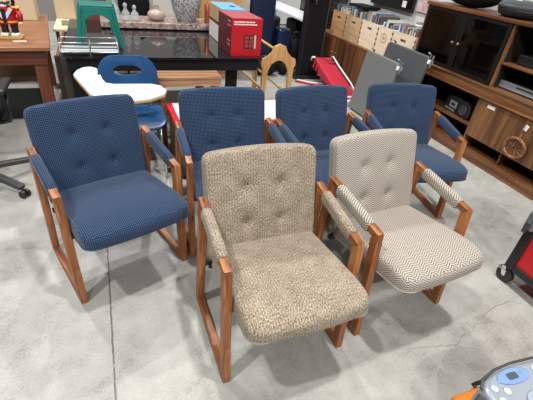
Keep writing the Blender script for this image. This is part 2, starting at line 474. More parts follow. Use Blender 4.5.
# ------------------------------------------------------------------ media cabinet at the right wall
t = thing('media_cabinet', 'large walnut media cabinet with glass doors along the right wall', 'cabinet', (3.305, 2.68, 0))
def bx(n, x0, x1, y0, y1, z0, z1, m, p=None, bev=.003): return G().box(x0, x1, y0-2.68, y1-2.68, z0, z1).done(n, m, p or t, bevel=bev)
D = .44
bx('plinth', -.022, D, 1.70, 3.66, 0, .095, WN['y'])
bx('side_panel', 0, D, 3.635, 3.66, .0955, 1.262, WN['z']); bx('side_panel', 0, D, 1.70, 1.725, .0955, 1.262, WN['z'])
bx('top', -.02, D+.01, 1.69, 3.67, 1.2625, 1.292, WN['y'])
bx('rail', -.02, D-.02, 1.726, 3.634, .605, .722, WN['y'])
bx('rail_moulding', -.032, -.0205, 1.726, 3.634, .704, .722, WN['y']); bx('rail_moulding', -.032, -.0205, 1.726, 3.634, .605, .620, WN['y'])
bx('divider', 0, D-.02, 2.545, 2.567, .7225, 1.262, WN['z']); bx('divider', 0, D-.02, 2.590, 2.612, .0955, .6045, WN['z'])
bx('divider', .02, D-.02, 2.16, 2.175, .0955, .222, WN['z'])
bx('back_panel', D-.018, D-.001, 1.726, 3.634, .0955, 1.262, plain('dark_back_board', (.018, .012, .009), .6))
bx('shelf', .005, D-.02, 2.613, 3.634, .300, .320, WN['y']); bx('shelf', .005, D-.02, 1.726, 2.544, .930, .948, WN['y'])
bx('shelf', .03, D-.02, 2.568, 3.634, .985, 1.000, plain('dark_shelf', (.03, .018, .012), .5))
dd = bx('drop_door', -.012, .008, 1.727, 2.589, .226, .604, wood('walnut_door', (.050, .017, .006), (.135, .055, .019), (.36, .185, .062), 'z', 17, .9, .35))
bx('sticker', -.0135, -.0122, 2.395, 2.479, .545, .573, PAPER, dd, 0)
for y0, y1, hy in ((2.570, 3.098, 3.06), (3.102, 3.632, 3.14)):
    d = G()
    d.prism([(y0-2.68, .7235), (y1-2.68, .7235), (y1-2.68, 1.2615), (y0-2.68, 1.2615)], -.012, .006, 'x', [[(y0-2.68+.032, .757), (y1-2.68-.032, .757), (y1-2.68-.032, 1.228), (y0-2.68+.032, 1.228)]])
    dr = d.done('glass_door', plain('black_door_frame', (.008, .006, .005), .5, Specular_IOR_Level=.25), t, bevel=.002)
    bx('pane', -.006, 0, y0+.031, y1-.031, .756, 1.229, SMOKE, dr, 0)
    k = G().rod((-.013, hy-2.68, .985), (-.030, hy-2.68, .985), .006).ball((-.034, hy-2.68, .985), .012).done('knob', BRASS, dr, smooth=True)
bx('bay_shade_sheet', .03, D-.02, 2.537, 2.5445, .7225, 1.262, bpy.data.materials['dark_back_board'], None, 0)  # added dark sheet over the divider, standing in for shade in the open bay
# objects inside the media cabinet
for i, (y, z, w_, h_, m, lab) in enumerate(((3.38, 1.0005, .30, .09, BLACK, 'low black component box on the shelf behind the left glass door'),
                                          (2.83, 1.0005, .34, .12, DKGREY, 'dark grey component box on the shelf behind the right glass door'),
                                          (2.83, .7228, .36, .10, BLACK, 'black component box on the cabinet floor behind the right glass door'))):
    u = thing('audio_component', lab, 'stereo', (3.52, y, z))
    G().box(-.13, .13, -w_/2, w_/2, .008, h_).done('case', m, u, bevel=.004)
    G().box(-.135, -.1305, -w_/2+.01, w_/2-.01, .03, h_-.03).done('front_strip', STEEL, u)
    for yy in (-.1, .1): G().rod((0, yy, 0), (0, yy, .009), .015).done('foot', BLACK, u)
u = thing('disc_player', 'flat silver-fronted disc player in the open bay right of the glass doors', 'player', (3.54, 2.33, .7225))
G().box(-.15, .15, -.20, .20, .008, .075).done('case', BLACK, u, bevel=.004)
G().box(-.158, -.1505, -.20, .20, .012, .072).done('front_panel', SILVER, u, bevel=.002)
G().box(-.160, -.1585, -.15, .02, .045, .058).done('disc_tray', DKGREY, u)
for yy in (-.15, .15): G().rod((0, yy, 0), (0, yy, .009), .015).done('foot', BLACK, u)
u = thing('video_recorder', 'black flat recorder on the upper shelf of the open cabinet bay', 'player', (3.55, 2.28, .9485))
G().box(-.15, .15, -.19, .19, .006, .085).done('case', BLACK, u, bevel=.004)
G().box(-.1535, -.1505, -.15, .03, .045, .062).done('tape_slot', STEEL, u)
for yy in (-.15, .15): G().rod((0, yy, 0), (0, yy, .007), .015).done('foot', BLACKM, u)
# small portable stereo on the left lower shelf
u = thing('portable_stereo', 'small black and silver portable stereo on the lower left cabinet shelf', 'stereo', (3.47, 2.865, .3205), R(-8))
body = G()
body.prism([(-.19, .02), (-.15, 0), (.15, 0), (.19, .02), (.195, .09), (.17, .145), (.10, .165), (-.10, .165), (-.17, .145), (-.195, .09)], -.10, .10, 'x')
bd = body.done('body', BLACK, u, bevel=.015, seg=3)
G().box(-.106, -.0995, .00, .115, .050, .120).done('cassette_door', SILVER, u, bevel=.004)
G().box(-.1075, -.1062, .03, .085, .075, .098).done('cassette_window', BLACK, u)
G().rod((-.100, -.095, .078), (-.108, -.095, .078), .058, .052, 24).done('speaker_grille', DKGREY, u, smooth='auto')
G().tube([(.0, -.15, .15), (.0, -.14, .20), (0, -.08, .215), (0, .08, .215), (0, .14, .20), (0, .15, .15)], .009).done('handle', DKGREY, u, smooth=True)
G().box(-.106, -.0995, .02, .17, .018, .034).done('trim_strip', SILVER, u)
# round ornament on the drop door
u = thing('round_ornament', 'round brown woven ornament hanging on the walnut drop door', 'ornament', (3.292, 2.05, .235))
Mx = Matrix.Rotation(PI/2, 3, 'Y')
G().tube([(-.019, .10*math.cos(a), .10+.085*math.sin(a)) for a in [2*PI*k/28 for k in range(28)]], .016, 8, True).done('ring', WICK, u, smooth=True)
G().rod((-.004, 0, .10), (-.014, 0, .10), .088, .084, 28).done('disc', WICK, u)
for k in range(6):
    a = PI*k/6
    G().rod((-.018, .08*math.cos(a), .10+.07*math.sin(a)), (-.018, -.08*math.cos(a), .10-.07*math.sin(a)), .005, n=6).done('spoke', WN['y'], u)
G().tube([(-.012, 0, .20), (-.014, -.012, .235), (-.012, -.004, .27), (-.010, -.016, .305)], .0035, 6).done('chain', CHROME, u)
G().box(-.012, -.009, -.032, .000, .268, .318, Matrix.Rotation(R(12), 3, 'X')).done('tag', PAPER, u)
# things on top of the media cabinet
u = thing('duffel_bag', 'slouching black bag on top of the media cabinet', 'bag', (3.50, 3.30, 1.2925))
G().ball((0, 0, .12), .17, .345, .12, 24).done('body', BLACKM, u, smooth=True)
G().tube([(-.02, -.20, .20), (-.03, -.1, .28), (-.03, .1, .28), (-.02, .2, .20)], .012, 8).done('handle', BLACK, u, smooth=True)
G().tube([(-.165, -.15, .10), (-.17, 0, .115), (-.165, .15, .10)], .004, 6).done('zip', STEEL, u, smooth=True)
u = thing('round_case', 'round black lidded case with a white tag, on the media cabinet beside the bag', 'case', (3.51, 2.70, 1.2925))
G().lathe([(.14, 0), (.19, .02), (.205, .05), (.208, .075)], n=36).done('base', BLACK, u, smooth=True)
G().lathe([(.214, .0755), (.214, .092), (.195, .115), (.13, .135), (.05, .14)], n=36).done('lid', DKGREY, u, smooth='auto')
G().box(-.15, -.09, -.03, .03, .128, .131, Matrix.Rotation(R(-16), 3, 'Y')).done('tag', PAPER, u)

# ------------------------------------------------------------------ low cabinet, crates and records
LC = plain
t = thing('low_cabinet', 'long low wooden cabinet with plank doors under the record crates', 'cabinet', (3.30, 4.82, 0))
G().box(.012, .44, -1.12, 1.12, .05, .549).done('body', WN['z'], t)
G().box(.03, .42, -1.10, 1.10, 0, .0495).done('plinth', BLACKM, t)
G().box(-.012, .45, -1.13, 1.13, .5495, .575).done('top', wood('low_cabinet_top', (.09, .036, .014), (.18, .08, .03), (.29, .14, .06), 'y', 26, 1.2, .65), t, bevel=.004)
PLK = wood('plank_door_wood', (.040, .014, .006), (.135, .052, .020), (.30, .15, .062), 'z', 20, .6, .45)
for k in range(4):
    y0 = -1.115 + k*.5575
    d = G()
    for j in range(4): d.box(-.008-.003*(j % 2), .0115, y0+.006+j*.1365, y0+.006+j*.1365+.132, .055, .545)
    dr = d.done('door', PLK, t, bevel=.003)
    G().ball((-.020, y0+(.50 if k % 2 == 0 else .06), .34), .010).done('knob', BRASS, dr, smooth=True)
lbls = ['orange plywood crate of records, leftmost on the low cabinet', 'tan plywood crate of records, second from the left on the low cabinet',
        'pale plywood crate of records, in the middle of the row on the low cabinet', 'narrow pale crate with a round mark, between two wider crates',
        'pale plywood crate of records, rightmost and nearest the media cabinet']
crs = [(5.29, 5.68, PLYO), (4.87, 5.28, PLYO), (4.475, 4.86, PLY), (4.165, 4.465, PLY), (3.735, 4.155, PLY)]
TANP = wood('tan_plywood', (.46, .29, .14), (.58, .40, .22), (.66, .50, .31), 'y', 16, 2, .6)
cols = [(.7, .68, .62), (.04, .04, .05), (.50, .47, .42), (.36, .10, .09), (.45, .38, .26), (.20, .23, .22), (.80, .78, .74), (.26, .22, .20), (.07, .07, .075), (.62, .57, .50), (.05, .16, .36)]
SLV = [plain('sleeve_print_%s' % 'abcdefghijk'[i], c, .5) for i, c in enumerate(cols)]
cnames = ['leftmost orange crate', 'second crate from the left', 'middle pale crate', 'narrow pale crate with the round mark', 'rightmost pale crate']
for ci, ((y0, y1, pm), lb) in enumerate(zip(crs, lbls)):
    if ci == 1: pm = TANP
    yc = (y0+y1)/2; w_ = y1-y0; H = .325; Dp = .36
    t = thing('record_crate', lb, 'crate', (3.335, yc, .5755), 0, 'plywood record crates')
    n = 5
    out = [(-w_/2, 0), (w_/2, 0), (w_/2, H), (-w_/2, H)]
    if ci == 3:
        fp = G().box(0, .012, -w_/2, w_/2, 0, H).done('front_panel', pm, t)
        G().tube([(-.001, .055*math.cos(a), .20+.055*math.sin(a)) for a in [2*PI*k/24 for k in range(24)]], .004, 6, True).done('round_mark', plain('mark_brown', (.30, .22, .13), .7), fp)
        G().rod((.0005, 0, .20), (-.003, 0, .20), .022, n=18).done('stamp', plain('stamp_tan', (.45, .34, .2), .7), fp)
    else:
        hy0, hy1, hz0, hz1 = -.052, .052, H-.095, H-.062
        G().prism(out, 0, .012, 'x', [[(hy0, hz0), (hy1, hz0), (hy1, hz1), (hy0, hz1)]]).done('front_panel', pm, t)
    G().box(Dp-.012, Dp, -w_/2, w_/2, 0, H).done('back_panel', pm, t)
    for s in (-1, 1):
        q = G().box(.0125, Dp-.0125, s*w_/2-(.012 if s > 0 else 0), s*w_/2+(0 if s > 0 else .012), 0, H)
        sp = q.done('side_panel', pm, t)
        fj = G()
        fj.box(.0008, .009, s*(w_/2-.0115), s*(w_/2+.0004), .015, .31)
        for k in range(5): fj.box(-.0012, .010, s*(w_/2-.012), s*(w_/2+.0008), .02+k*.062, .045+k*.062)
        fj.done('finger_joint', plain('joint_brown', (.20, .11, .05), .7) if (ci == 0 and s < 0) else bpy.data.materials['joint_brown'], sp)
    G().box(.0125, Dp-.0125, -w_/2+.0125, w_/2-.0125, 0, .010).done('bottom_panel', pm, t)
    y = -w_/2 + .026; tilt = [.03, -.05, -.08, .06, -.06][ci]
    k = 0
    while y < w_/2 - .045:
        th_ = random.uniform(.010, .022); hh = random.uniform(.35, .405) + (.03 if ci in (1, 2) else 0)
        dpt = random.uniform(.29, .315)
        r0 = Matrix.Rotation(tilt*random.uniform(.6, 1.0), 3, 'X')
        sl = G().box(0, dpt, -th_/2, th_/2, 0, hh).done('record_sleeve', SLV[(k*5+ci*3+random.randrange(3)) % len(SLV)], loc=(3.335+.022, yc+y+(abs(tilt)*.0), .5865))
        tag(sl, 'thin sleeve filed upright among others in the %s' % cnames[ci], 'record', 'sleeves in the %s' % cnames[ci])
        y += th_ + .006; k += 1
    # the pile lying over the uprights
u = G().box(-.13, .13, -.20, .20, 0, .035).done('flat_case', BLACKM, bevel=.005, loc=(3.53, 5.17, .5865+.422), rot=(0, 0, R(6)))
tag(u, 'black flat case lying across the upright sleeves of the left crates', 'case')
u = thing('cable_coil', 'white and grey coil of cable lying on the sleeves of the rightmost crate', 'cable', (3.53, 3.90, .974))
for r_, z in ((.075, .012), (.082, .030), (.072, .047)):
    G().tube([(r_*math.cos(a), r_*math.sin(a), z) for a in [2*PI*k/24 for k in range(24)]], .011, 8, True).done('loop', WHITEP if z < .04 else STEEL, u, smooth=True)

# wall things
u = thing('wall_television', 'black flat television on the white wall above the crates', 'television', (3.779, 4.86, 1.06))
G().box(-.06, -.02, -.47, .47, .01, .58).done('case', BLACK, u, bevel=.006)
G().box(-.0625, -.0605, -.45, .45, .045, .56).done('screen', plain('screen_black', (.006, .006, .008), .08), u)
G().box(-.0645, -.0627, -.34, -.26, .055, .13).done('sticker', PAPER, u)
G().box(-.0195, -.002, -.15, .15, .2, .4).done('wall_bracket', BLKMET, u)
u = thing('wall_picture', 'pink patterned picture on the white wall left of the media cabinet', 'picture', (3.779, 4.21, 1.115))
G().box(-.022, -.002, -.14, .14, 0, .42).done('canvas', PINKP, u)
G().prism([(-.148, -.008), (.148, -.008), (.148, .428), (-.148, .428)], -.026, -.001, 'x', [[(-.1405, -.0005), (.1405, -.0005), (.1405, .4205), (-.1405, .4205)]]).done('frame', plain('pale_pink_frame', (.60, .45, .46), .5), u)

# ------------------------------------------------------------------ folded grey tables leaning at the media cabinet
def folded(label, x, y0, y1, H, lean, m):
    t = thing('folding_table', label, 'table', (x, (y0+y1)/2, 0), 0, 'folded grey tables'); w_ = y1-y0
    rot = (0, lean, 0)
    G().prism(rrect(w_, H-.004, .045, 5, (0, H/2+.002)), -.024, .024, 'x').done('tabletop', m, t, bevel=.012, seg=3, rot=rot, loc=(0, 0, .012), smooth='auto')
    for s in (-1, 1):
        G().tube([(.040, s*(w_/2-.05), .02), (.042, s*(w_/2-.05), H-.12), (.038, s*(w_/2-.055), H+.015), (.0, s*(w_/2-.06), H+.028)], .012, 8).done('leg', STEEL, t, rot=rot, loc=(0, 0, .012), smooth=True)
    G().box(-.022, .042, -w_/2-.016, -w_/2+.022, H-.075, H-.030).done('hinge_cap', WHITE, t, bevel=.008, rot=rot, loc=(0, 0, .012))
    G().rod((.0, -w_/2-.03, H-.10), (.0, -w_/2-.03, H+.02), .011).done('lock_bar', STEEL, t, rot=rot, loc=(0, 0, .012))
    return t
folded('smaller light grey folded table leaning in front, beside the red lounger', 2.80, 3.37, 3.97, .705, R(8), GREYV)
folded('taller dark grey folded table leaning against the media cabinet, behind the lighter one', 3.02, 3.22, 3.94, .815, R(9), GREYD)

# ------------------------------------------------------------------ red lounger
t = thing('folding_lounger', 'red padded folding lounger with white edging collapsed on the floor', 'lounger', (2.88, 4.60, 0))
d = G()
prof = [(.50, .26), (.47, .345), (.40, .355), (.20, .275), (-.15, .16), (-.42, .06), (-.47, .012), (-.40, .008), (-.1, .06), (.2, .135), (.40, .175), (.48, .20)]
d.prism(prof, -.10, .17, 'x')
d.done('pad', REDF, t, bevel=.03, seg=4, smooth='auto')
G().ball((.03, .47, .215), .135, .055, .055, 16).done('head_roll', REDF, t, smooth=True)
for s in (1,):
    G().tube([(s*.182, .47, .34), (s*.182, .40, .37), (s*.182, .20, .29), (s*.182, -.15, .175), (s*.182, -.45, .05)], .012, 8).done('frame_tube', WHITEP, t, smooth=True)
G().tube([(-.115, .50, .30), (-.115, .47, .345), (-.115, .40, .36)], .014, 8).done('frame_tube', WHITEP, t, smooth=True)
for k in range(3):
    yy = .44 - k*.08
    zz = .345 - k*.029
    G().bar((-.08+.03*k, yy, zz+.01), (.16, yy-.01, zz+.016), .022, .012).bar((-.096+.01*k, yy+.01, zz+.012), (-.110, yy+.02, zz-.11), .02, .012, (1, 0, 0)).done('strap', BLACKM, t)
G().box(-.10, .20, -.575, -.45, .004, .085, Matrix.Rotation(R(14), 3, 'X')).done('footrest', STRIPE, t, bevel=.02)
G().tube([(-.36, .44, .014), (-.20, .30, .016), (.10, .05, .03)], .013, 8).done('leg_tube', REDC, t, smooth=True)
G().tube([(-.30, .50, .014), (-.16, .36, .014), (.10, .2, .03)], .010, 8).done('leg_tube', WHITEP, t, smooth=True)

# ------------------------------------------------------------------ tall black stand
t = thing('upright_stand', 'tall black upright panel stand with a flat foot, left of the low cabinet', 'stand', (2.83, 5.30, 0))
G().box(-.15, .155, -.06, .04, .045, 1.32).done('panel', BLACKM, t, bevel=.012)
G().box(-.17, -.1505, -.07, .05, .045, 1.35).done('side_rail', BLACK, t, bevel=.006)
G().box(.1555, .172, -.07, .05, .045, 1.35).done('side_rail', DKGREY, t, bevel=.006)
G().box(-.27, .165, -.15, .12, .0, .0445).done('foot', BLACK, t, bevel=.012)
G().tube([(-.13, -.075, 1.05), (-.16, -.16, 1.12), (-.15, -.19, 1.22), (-.10, -.15, 1.32), (-.08, -.08, 1.34)], .016, 8).done('handlebar', BLACK, t, smooth=True)
G().tube([(-.05, -.07, 1.0), (-.07, -.10, 1.1), (-.05, -.1, 1.2), (-.03, -.07, 1.28)], .012, 8).done('cable', STEEL, t, smooth=True)

# ------------------------------------------------------------------ quilt rack
t = thing('quilt_rack', 'blond wooden quilt rack with scalloped arched end beside the black table', 'rack', (1.55, 3.50, 0))
def endpanel(y):
    o = []
    w2 = .165
    out = [(-w2, .0), (-w2, .62), (-.185, .665), (-.175, .715), (-.130, .735), (-.085, .775), (-.06, .83), (0, .855), (.06, .83), (.085, .775), (.130, .735), (.175, .715), (.185, .665), (w2, .62), (w2, 0)]
    inn = [(.115, 0), (.112, .50), (.105, .60), (.075, .665), (.03, .695), (0, .70), (-.03, .695), (-.075, .665), (-.105, .60), (-.112, .50), (-.115, 0)]
    G().prism(out+inn, y, y+.024, 'y').done('end_panel', WB['z'], t, bevel=.004)
endpanel(0); endpanel(1.0)
for x, z in ((0, .775), (-.14, .41), (.14, .36)):
    G().rod((x, .0245, z), (x, .9995, z), .013).done('rail', WB['y'], t, smooth='auto')

# ------------------------------------------------------------------ black glass table and what stands on it
TZ = .75
t = thing('glass_table', 'large table with glossy black glass top behind the blue chairs', 'table', (.50, 4.1, 0))
G().box(-.83, .83, -.71, .86, TZ-.016, TZ).done('tabletop', GLASST, t, bevel=.003)
G().prism([(-.80, -.69), (.80, -.69), (.80, .84), (-.80, .84)], TZ-.115, TZ-.0165, 'z', [[(-.76, -.65), (.76, -.65), (.76, .80), (-.76, .80)]]).done('apron', BLACKM, t)
for x in (-.79, .52):
    for y in (-.64, .74): G().box(x, x+.10, y, y+.06, 0, TZ-.1155).done('leg', BLACKM, t, bevel=.004)
t = thing('marble_slab', 'speckled brown marble slab lying on the back of the black glass table', 'slab', (.58, 4.70, TZ))
G().box(-.60, .58, -.20, .22, .012, .070).done('slab', MARB, t, bevel=.006)
for x in (-.5, .5): G().box(x-.03, x+.03, -.14, .14, 0, .0115).done('runner', BLACKM, t)
SZ = TZ+.070
u = thing('squat_vase', 'squat beige ceramic vase with short neck on the marble slab', 'vase', (.555, 4.66, SZ))
G().lathe([(.045, 0), (.08, .015), (.096, .05), (.088, .082), (.055, .102), (.030, .110), (.026, .128), (.034, .142)], n=28).done('body', CERAM, u, smooth=True)
G().lathe([(.018, .1425), (.024, .1425), (.024, .1445), (.018, .1445)], n=20).done('mouth', BLACKM, u)
u = thing('speckled_planter', 'large grey speckled stone planter on the marble slab', 'planter', (.885, 4.70, SZ)); u.scale = (.93, .93, 1)
G().lathe([(.10, 0), (.125, .03), (.155, .11), (.175, .19), (.18, .235), (.165, .236), (.15, .20), (.06, .19)], n=32).done('pot', SPECK, u, smooth='auto')
u = thing('copper_candle', 'copper coloured pillar candle at the right end of the marble slab', 'candle', (1.105, 4.62, SZ))
G().lathe([(.032, 0), (.032, .19), (.027, .198)], n=20).done('wax', COPPER, u, smooth='auto')
G().lathe([(.0335, .05), (.0335, .06)], n=20).done('band', BRASS, u)
G().rod((0, 0, .198), (.002, 0, .215), .002).done('wick', BLACKM, u)
for i, (x, y, h_, lb) in enumerate(((.13, 4.60, .24, 'tallest clear crystal decanter, leftmost on the marble slab'), (.235, 4.58, .17, 'clear crystal decanter in the middle of the three on the slab'), (.325, 4.60, .15, 'shortest clear crystal decanter, nearest the beige vase'))):
    u = thing('crystal_decanter', lb, 'decanter', (x, y, SZ), 0, 'crystal decanters on the slab')
    G().lathe([(.036, 0), (.042, .02), (.040, h_*.45), (.020, h_*.62), (.014, h_*.72), (.020, h_*.78)], n=10).done('body', CLEAR, u)
    G().lathe([(.010, h_*.785), (.022, h_*.86), (.018, h_*.95), (.006, h_)], n=8).done('stopper', CLEAR, u)
# red and blue boxes
u = thing('red_box', 'red printed carton with a small stove picture on the black glass table', 'box', (1.19, 3.455, TZ), R(2))
rb = G().box(-.145, .145, 0, .40, 0, .318).done('carton', REDP, u, bevel=.003)
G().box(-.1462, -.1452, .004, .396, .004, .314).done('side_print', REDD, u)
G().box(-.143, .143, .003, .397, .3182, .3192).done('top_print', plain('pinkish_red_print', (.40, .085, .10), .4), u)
pc = G().box(-.03, .09, -.0022, -.0008, .065, .185).done('stove_picture', plain('picture_dark', (.05, .022, .018), .4), u)
for k in range(3):
    for j in range(2): G().box(-.018+j*.045, .018+j*.045, -.0035, -.0024, .080+k*.034, .106+k*.034).done('picture_pane', plain('picture_red', (.30, .045, .035), .4) if (k == 0 and j == 0) else bpy.data.materials['picture_red'], pc)
G().box(.072, .088, -.0035, -.0024, .068, .182).done('picture_edge', plain('picture_beige', (.60, .45, .35), .5), pc)
lt = G()
for z, x0, x1 in ((.284, -.125, .06), (.264, -.125, .09)):
    x = x0
    while x < x1:
        wd = random.uniform(.006, .014); lt.box(x, x+wd, -.002, -.0008, z, z+.011); x += wd+.004
lt.done('lettering', PAPER, u)
FADE = plain('faded_pink', (.55, .25, .27), .6)
for z in (.28, .245, .12, .085): G().box(-.1475, -.1464, .03, .12, z, z+.010).done('side_lettering', FADE, u)
u = thing('blue_box', 'blue-topped carton with tan and white side behind the red carton', 'box', (1.225, 3.885, TZ))
G().box(-.155, .09, 0, .48, 0, .325).done('carton', BLUET, u, bevel=.003)
sd = G().box(-.1565, -.1554, .004, .476, .004, .322).done('side_print', plain('print_tan', (.62, .42, .22), .5), u)
G().box(-.1580, -.1568, .006, .474, .006, .16).done('side_print_white', PAPER, sd)
G().box(-.1580, -.1568, .006, .474, .162, .19).done('side_print_band', REDD, sd)
G().box(-.02, .03, .16, .24, .3255, .327).done('top_mark', plain('ink_navy', (.02, .05, .12), .5), u)
# green stool
u = thing('plastic_stool', 'green plastic step stool standing on the black glass table', 'stool', (-.035, 3.81, TZ+.008)); u.scale = (.86, .95, .97)
H = .335
def quad_leg(g_, sx, sy):
    g_.bar((sx*.185, sy*.145, 0), (sx*.135, sy*.105, H-.02), .062, .012, (0, sy, .1))
    g_.bar((sx*.190, sy*.150, 0), (sx*.140, sy*.110, H-.02), .012, .060, (0, 1, 0))
G().box(-.15, .15, -.12, .12, H-.022, H).done('seat', GREEN, u, bevel=.018, seg=4)
for sy in (-1, 1):
    y0, y1 = sy*.118, sy*.106
    q = G()
    n = 12
    arc = [(-.110+.22*k/n, .215+.045*math.sin(PI*k/n)) for k in range(n+1)]
    q.prism([(-.165, .12), (-.145, H-.02), (.145, H-.02), (.165, .12), (.110, .12)] + arc[::-1] + [(-.110, .12)], min(y0, y1), max(y0, y1), 'y')
    q.done('skirt', GREEN, u, bevel=.003)
for sx in (-1, 1):
    G().box(sx*.139-.006, sx*.139+.006, -.10, .10, .20, H-.025).done('skirt', GREEN, u)
    for sy in (-1, 1):
        l = G(); quad_leg(l, sx, sy); l.done('leg', GREEN, u, bevel=.003)
# chrome tray rack
u = thing('tray_rack', 'low chrome and glass tray rack at the front left of the black table', 'rack', (-.12, 3.515, TZ))
for z in (.030, .100):
    G().tube([(x, y, z) for x, y in rrect(.43, .20, .008, 3)], .0035, 8, True).done('rim', CHROME, u, smooth=True)
FROST = plain('frosted_shelf', (.50, .54, .57), .2)
for x0, x1 in ((-.209, -.006), (.006, .209)): G().box(x0, x1, -.094, .094, .030, .035).done('shelf', FROST, u)
for x in (-.212, 0, .212):
    for y in (-.097, .097): G().rod((x, y, 0), (x, y, .102), .004).done('post', CHROME, u)
G().box(-.212, .212, -.108, -.102, .018, .030).done('front_bar', BLACK, u)
G().box(-.209, .209, -.092, -.086, .055, .062).done('cross_bar', BLACK, u)

# slatted bench in front
t = thing('slatted_bench', 'slatted wooden bench standing against the front of the black glass table', 'bench', (.645, 3.265, 0))
for k in range(3): G().box(-.285, .245, -.105+k*.070, -.105+k*.070+.052, .632, .655).done('slat', BENCH, t, bevel=.004)
G().box(-.28, .24, -.100, -.078, .575, .6315).done('apron', BENCH, t, bevel=.003); G().box(-.28, .24, .070, .092, .575, .6315).done('apron', BENCH, t)
for x in (-.27, .19):
    for y in (-.0775, .0295): G().box(x, x+.04, y, y+.04, 0, .6315).done('leg', BENCH, t)

# ------------------------------------------------------------------ tablet-arm chair
t = thing('tablet_arm_chair', 'blue plastic school chair with white tablet arm behind the left armchair', 'chair', (.13, 2.90, 0))
def shell_back():
    q = G(); nu, nv = 20, 10; out = rrect(.42, .34, .11, 7, (0, 0)); hole = []
    m = len(out)
    for k, (x, z) in enumerate(out):
        a = math.atan2(z/.17, x/.21); hole.append((.105*math.cos(a), .062+.040*math.sin(a)))
    levels = [0, .35, .7, 1]
    rows = []
    for side, off in ((0, -.008), (1, .008)):
        for f in (levels if side == 0 else levels[::-1]):
            row = []
            for (ox, oz), (hx, hz) in zip(out, hole):
                x, z = ox+(hx-ox)*f, oz+(hz-oz)*f
                y = -.10*(x/.21)**2 + .13*(z+.17)
                row.append(q.b.verts.new((x, y+off+.004*math.sin(PI*f)*(-1 if side == 0 else 1), z)))
            rows.append(row)
    for j in range(len(rows)):
        A, B = rows[j], rows[(j+1) % len(rows)]
        for k in range(m): q.b.faces.new((A[k], A[(k+1) % m], B[(k+1) % m], B[k]))
    return q
sb = shell_back().done('backrest', BLUEP, t, smooth='auto', loc=(0, .19, .665))
def dish(q):
    q.z += .35*q.x*q.x + (.12*max(0, q.y-.1)) - .35*max(0, -q.y-.12)**1.2
    return q
cushion(.42, .42, .018, .008, .10, fn=dish).done('seat', BLUEP, t, smooth=True, loc=(.02, -.02, .44))
tb = [(-.37, .14), (-.35, .24), (-.31, .31), (-.26, .33), (-.215, .29), (-.195, .18), (-.18, .02), (-.16, -.065), (-.11, -.095), (.14, -.105), (.20, -.15), (.225, -.24), (.20, -.32), (.10, -.40), (-.06, -.44), (-.18, -.40), (-.26, -.28), (-.33, -.02)]
ta = G().prism(tb, .705, .722, 'z').done('tablet_arm', WHITE, t, bevel=.004)
G().prism([(x*1.004, y*1.004) for x, y in tb], .696, .7045, 'z').done('tablet_edge', EDGE, ta)
for sx in (-1, 1):
    G().tube([(sx*.20, -.22, 0), (sx*.18, -.18, .40), (sx*.17, -.10, .425), (sx*.17, .14, .43), (sx*.19, .20, .40), (sx*.21, .25, 0)], .011, 8).done('leg', CHROME, t, smooth=True)
    G().tube([(sx*.15, .10, .425), (sx*.15, .17, .45), (sx*.14, .185, .60)], .010, 8).done('back_strut', CHROME, t, smooth=True)
G().tube([(-.17, .05, .425), (-.27, .05, .46), (-.28, .05, .6955)], .011, 8).done('arm_post', CHROME, t, smooth=True)
# low white table with red rim
t = thing('low_white_table', 'low box table with white top and red rim behind the back row of chairs', 'table', (.955, 2.865, 0))
DR = wood('dark_red_side', (.05, .016, .010), (.10, .034, .020), (.15, .055, .032), 'z', 24, 1.5, .5)
G().box(-.530, .530, -.235, .235, .02, .430).done('body', DR, t, bevel=.004)
G().prism([(-.550, -.245), (.550, -.245), (.550, .245), (-.550, .245)], .4305, .462, 'z', [[(-.503, -.20), (.503, -.20), (.503, .239), (-.503, .239)]]).done('rim', REDC, t, bevel=.005)
G().box(-.5025, .5025, -.1995, .2385, .4305, .458).done('tabletop', WHITE, t)
for x in (-.36, .36):
    for y in (-.18, .18): G().box(x-.03, x+.03, y-.03, y+.03, 0, .0195).done('foot', BLACKM, t)

# ------------------------------------------------------------------ desk at left
t = thing('wooden_desk', 'reddish brown wooden desk at the upper left carrying a nutcracker', 'desk', (-1.059, 4.348, 0), R(5))
G().box(-.95, .57, -.70, .80, .715, .75).done('tabletop', WDT, t, bevel=.006)
G().prism([(-.92, -.66), (.53, -.66), (.53, .76), (-.92, .76)], .60, .7145, 'z', [[(-.88, -.62), (.49, -.62), (.49, .72), (-.88, .72)]]).done('apron', WD['x'], t)
for x in (-.90, .425):
    for y in (-.65, .65): G().box(x, x+.10, y, y+.10, 0, .5995).done('leg', WD['z'], t, bevel=.004)
# nutcracker
u = thing('wooden_plank', 'dark brown wide wooden plank standing between the desk and the black glass table', 'plank', (-.385, 4.16, 0))
G().box(-.014, .014, -.52, .50, 0, .69).done('board', WN['z'], u, bevel=.004)
G().box(-.020, .020, -.54, -.5205, 0, .70).done('edge_strip', plain('dark_edge', (.022, .010, .007), .5), u, bevel=.003)
u = thing('nutcracker_figure', 'painted nutcracker soldier figure in red coat on the wooden desk', 'figurine', (-.735, 4.00, .75), R(-4)); u.scale = (1.2, 1.2, .96)
G().box(-.070, .070, -.055, .055, 0, .022).done('base', EDGE, u, bevel=.004)
for s in (-1, 1):
    G().box(s*.032-.024, s*.032+.024, -.050, .030, .0225, .048).done('boot', PAPER, u, bevel=.008)
    G().lathe([(.024, .0485), (.022, .08), (.027, .125)], (s*.03, 0, 0), 14).done('leg', BLACK, u, smooth='auto')
G().lathe([(.062, .1255), (.066, .14), (.056, .175), (.064, .235), (.050, .252), (.022, .262)], n=20).done('coat', REDP, u, smooth='auto')
G().lathe([(.0665, .138), (.0665, .15)], n=20).done('coat_hem', GOLD, u)
G().box(-.012, .012, -.069, -.058, .14, .245).done('shirt_front', BLACK, u)
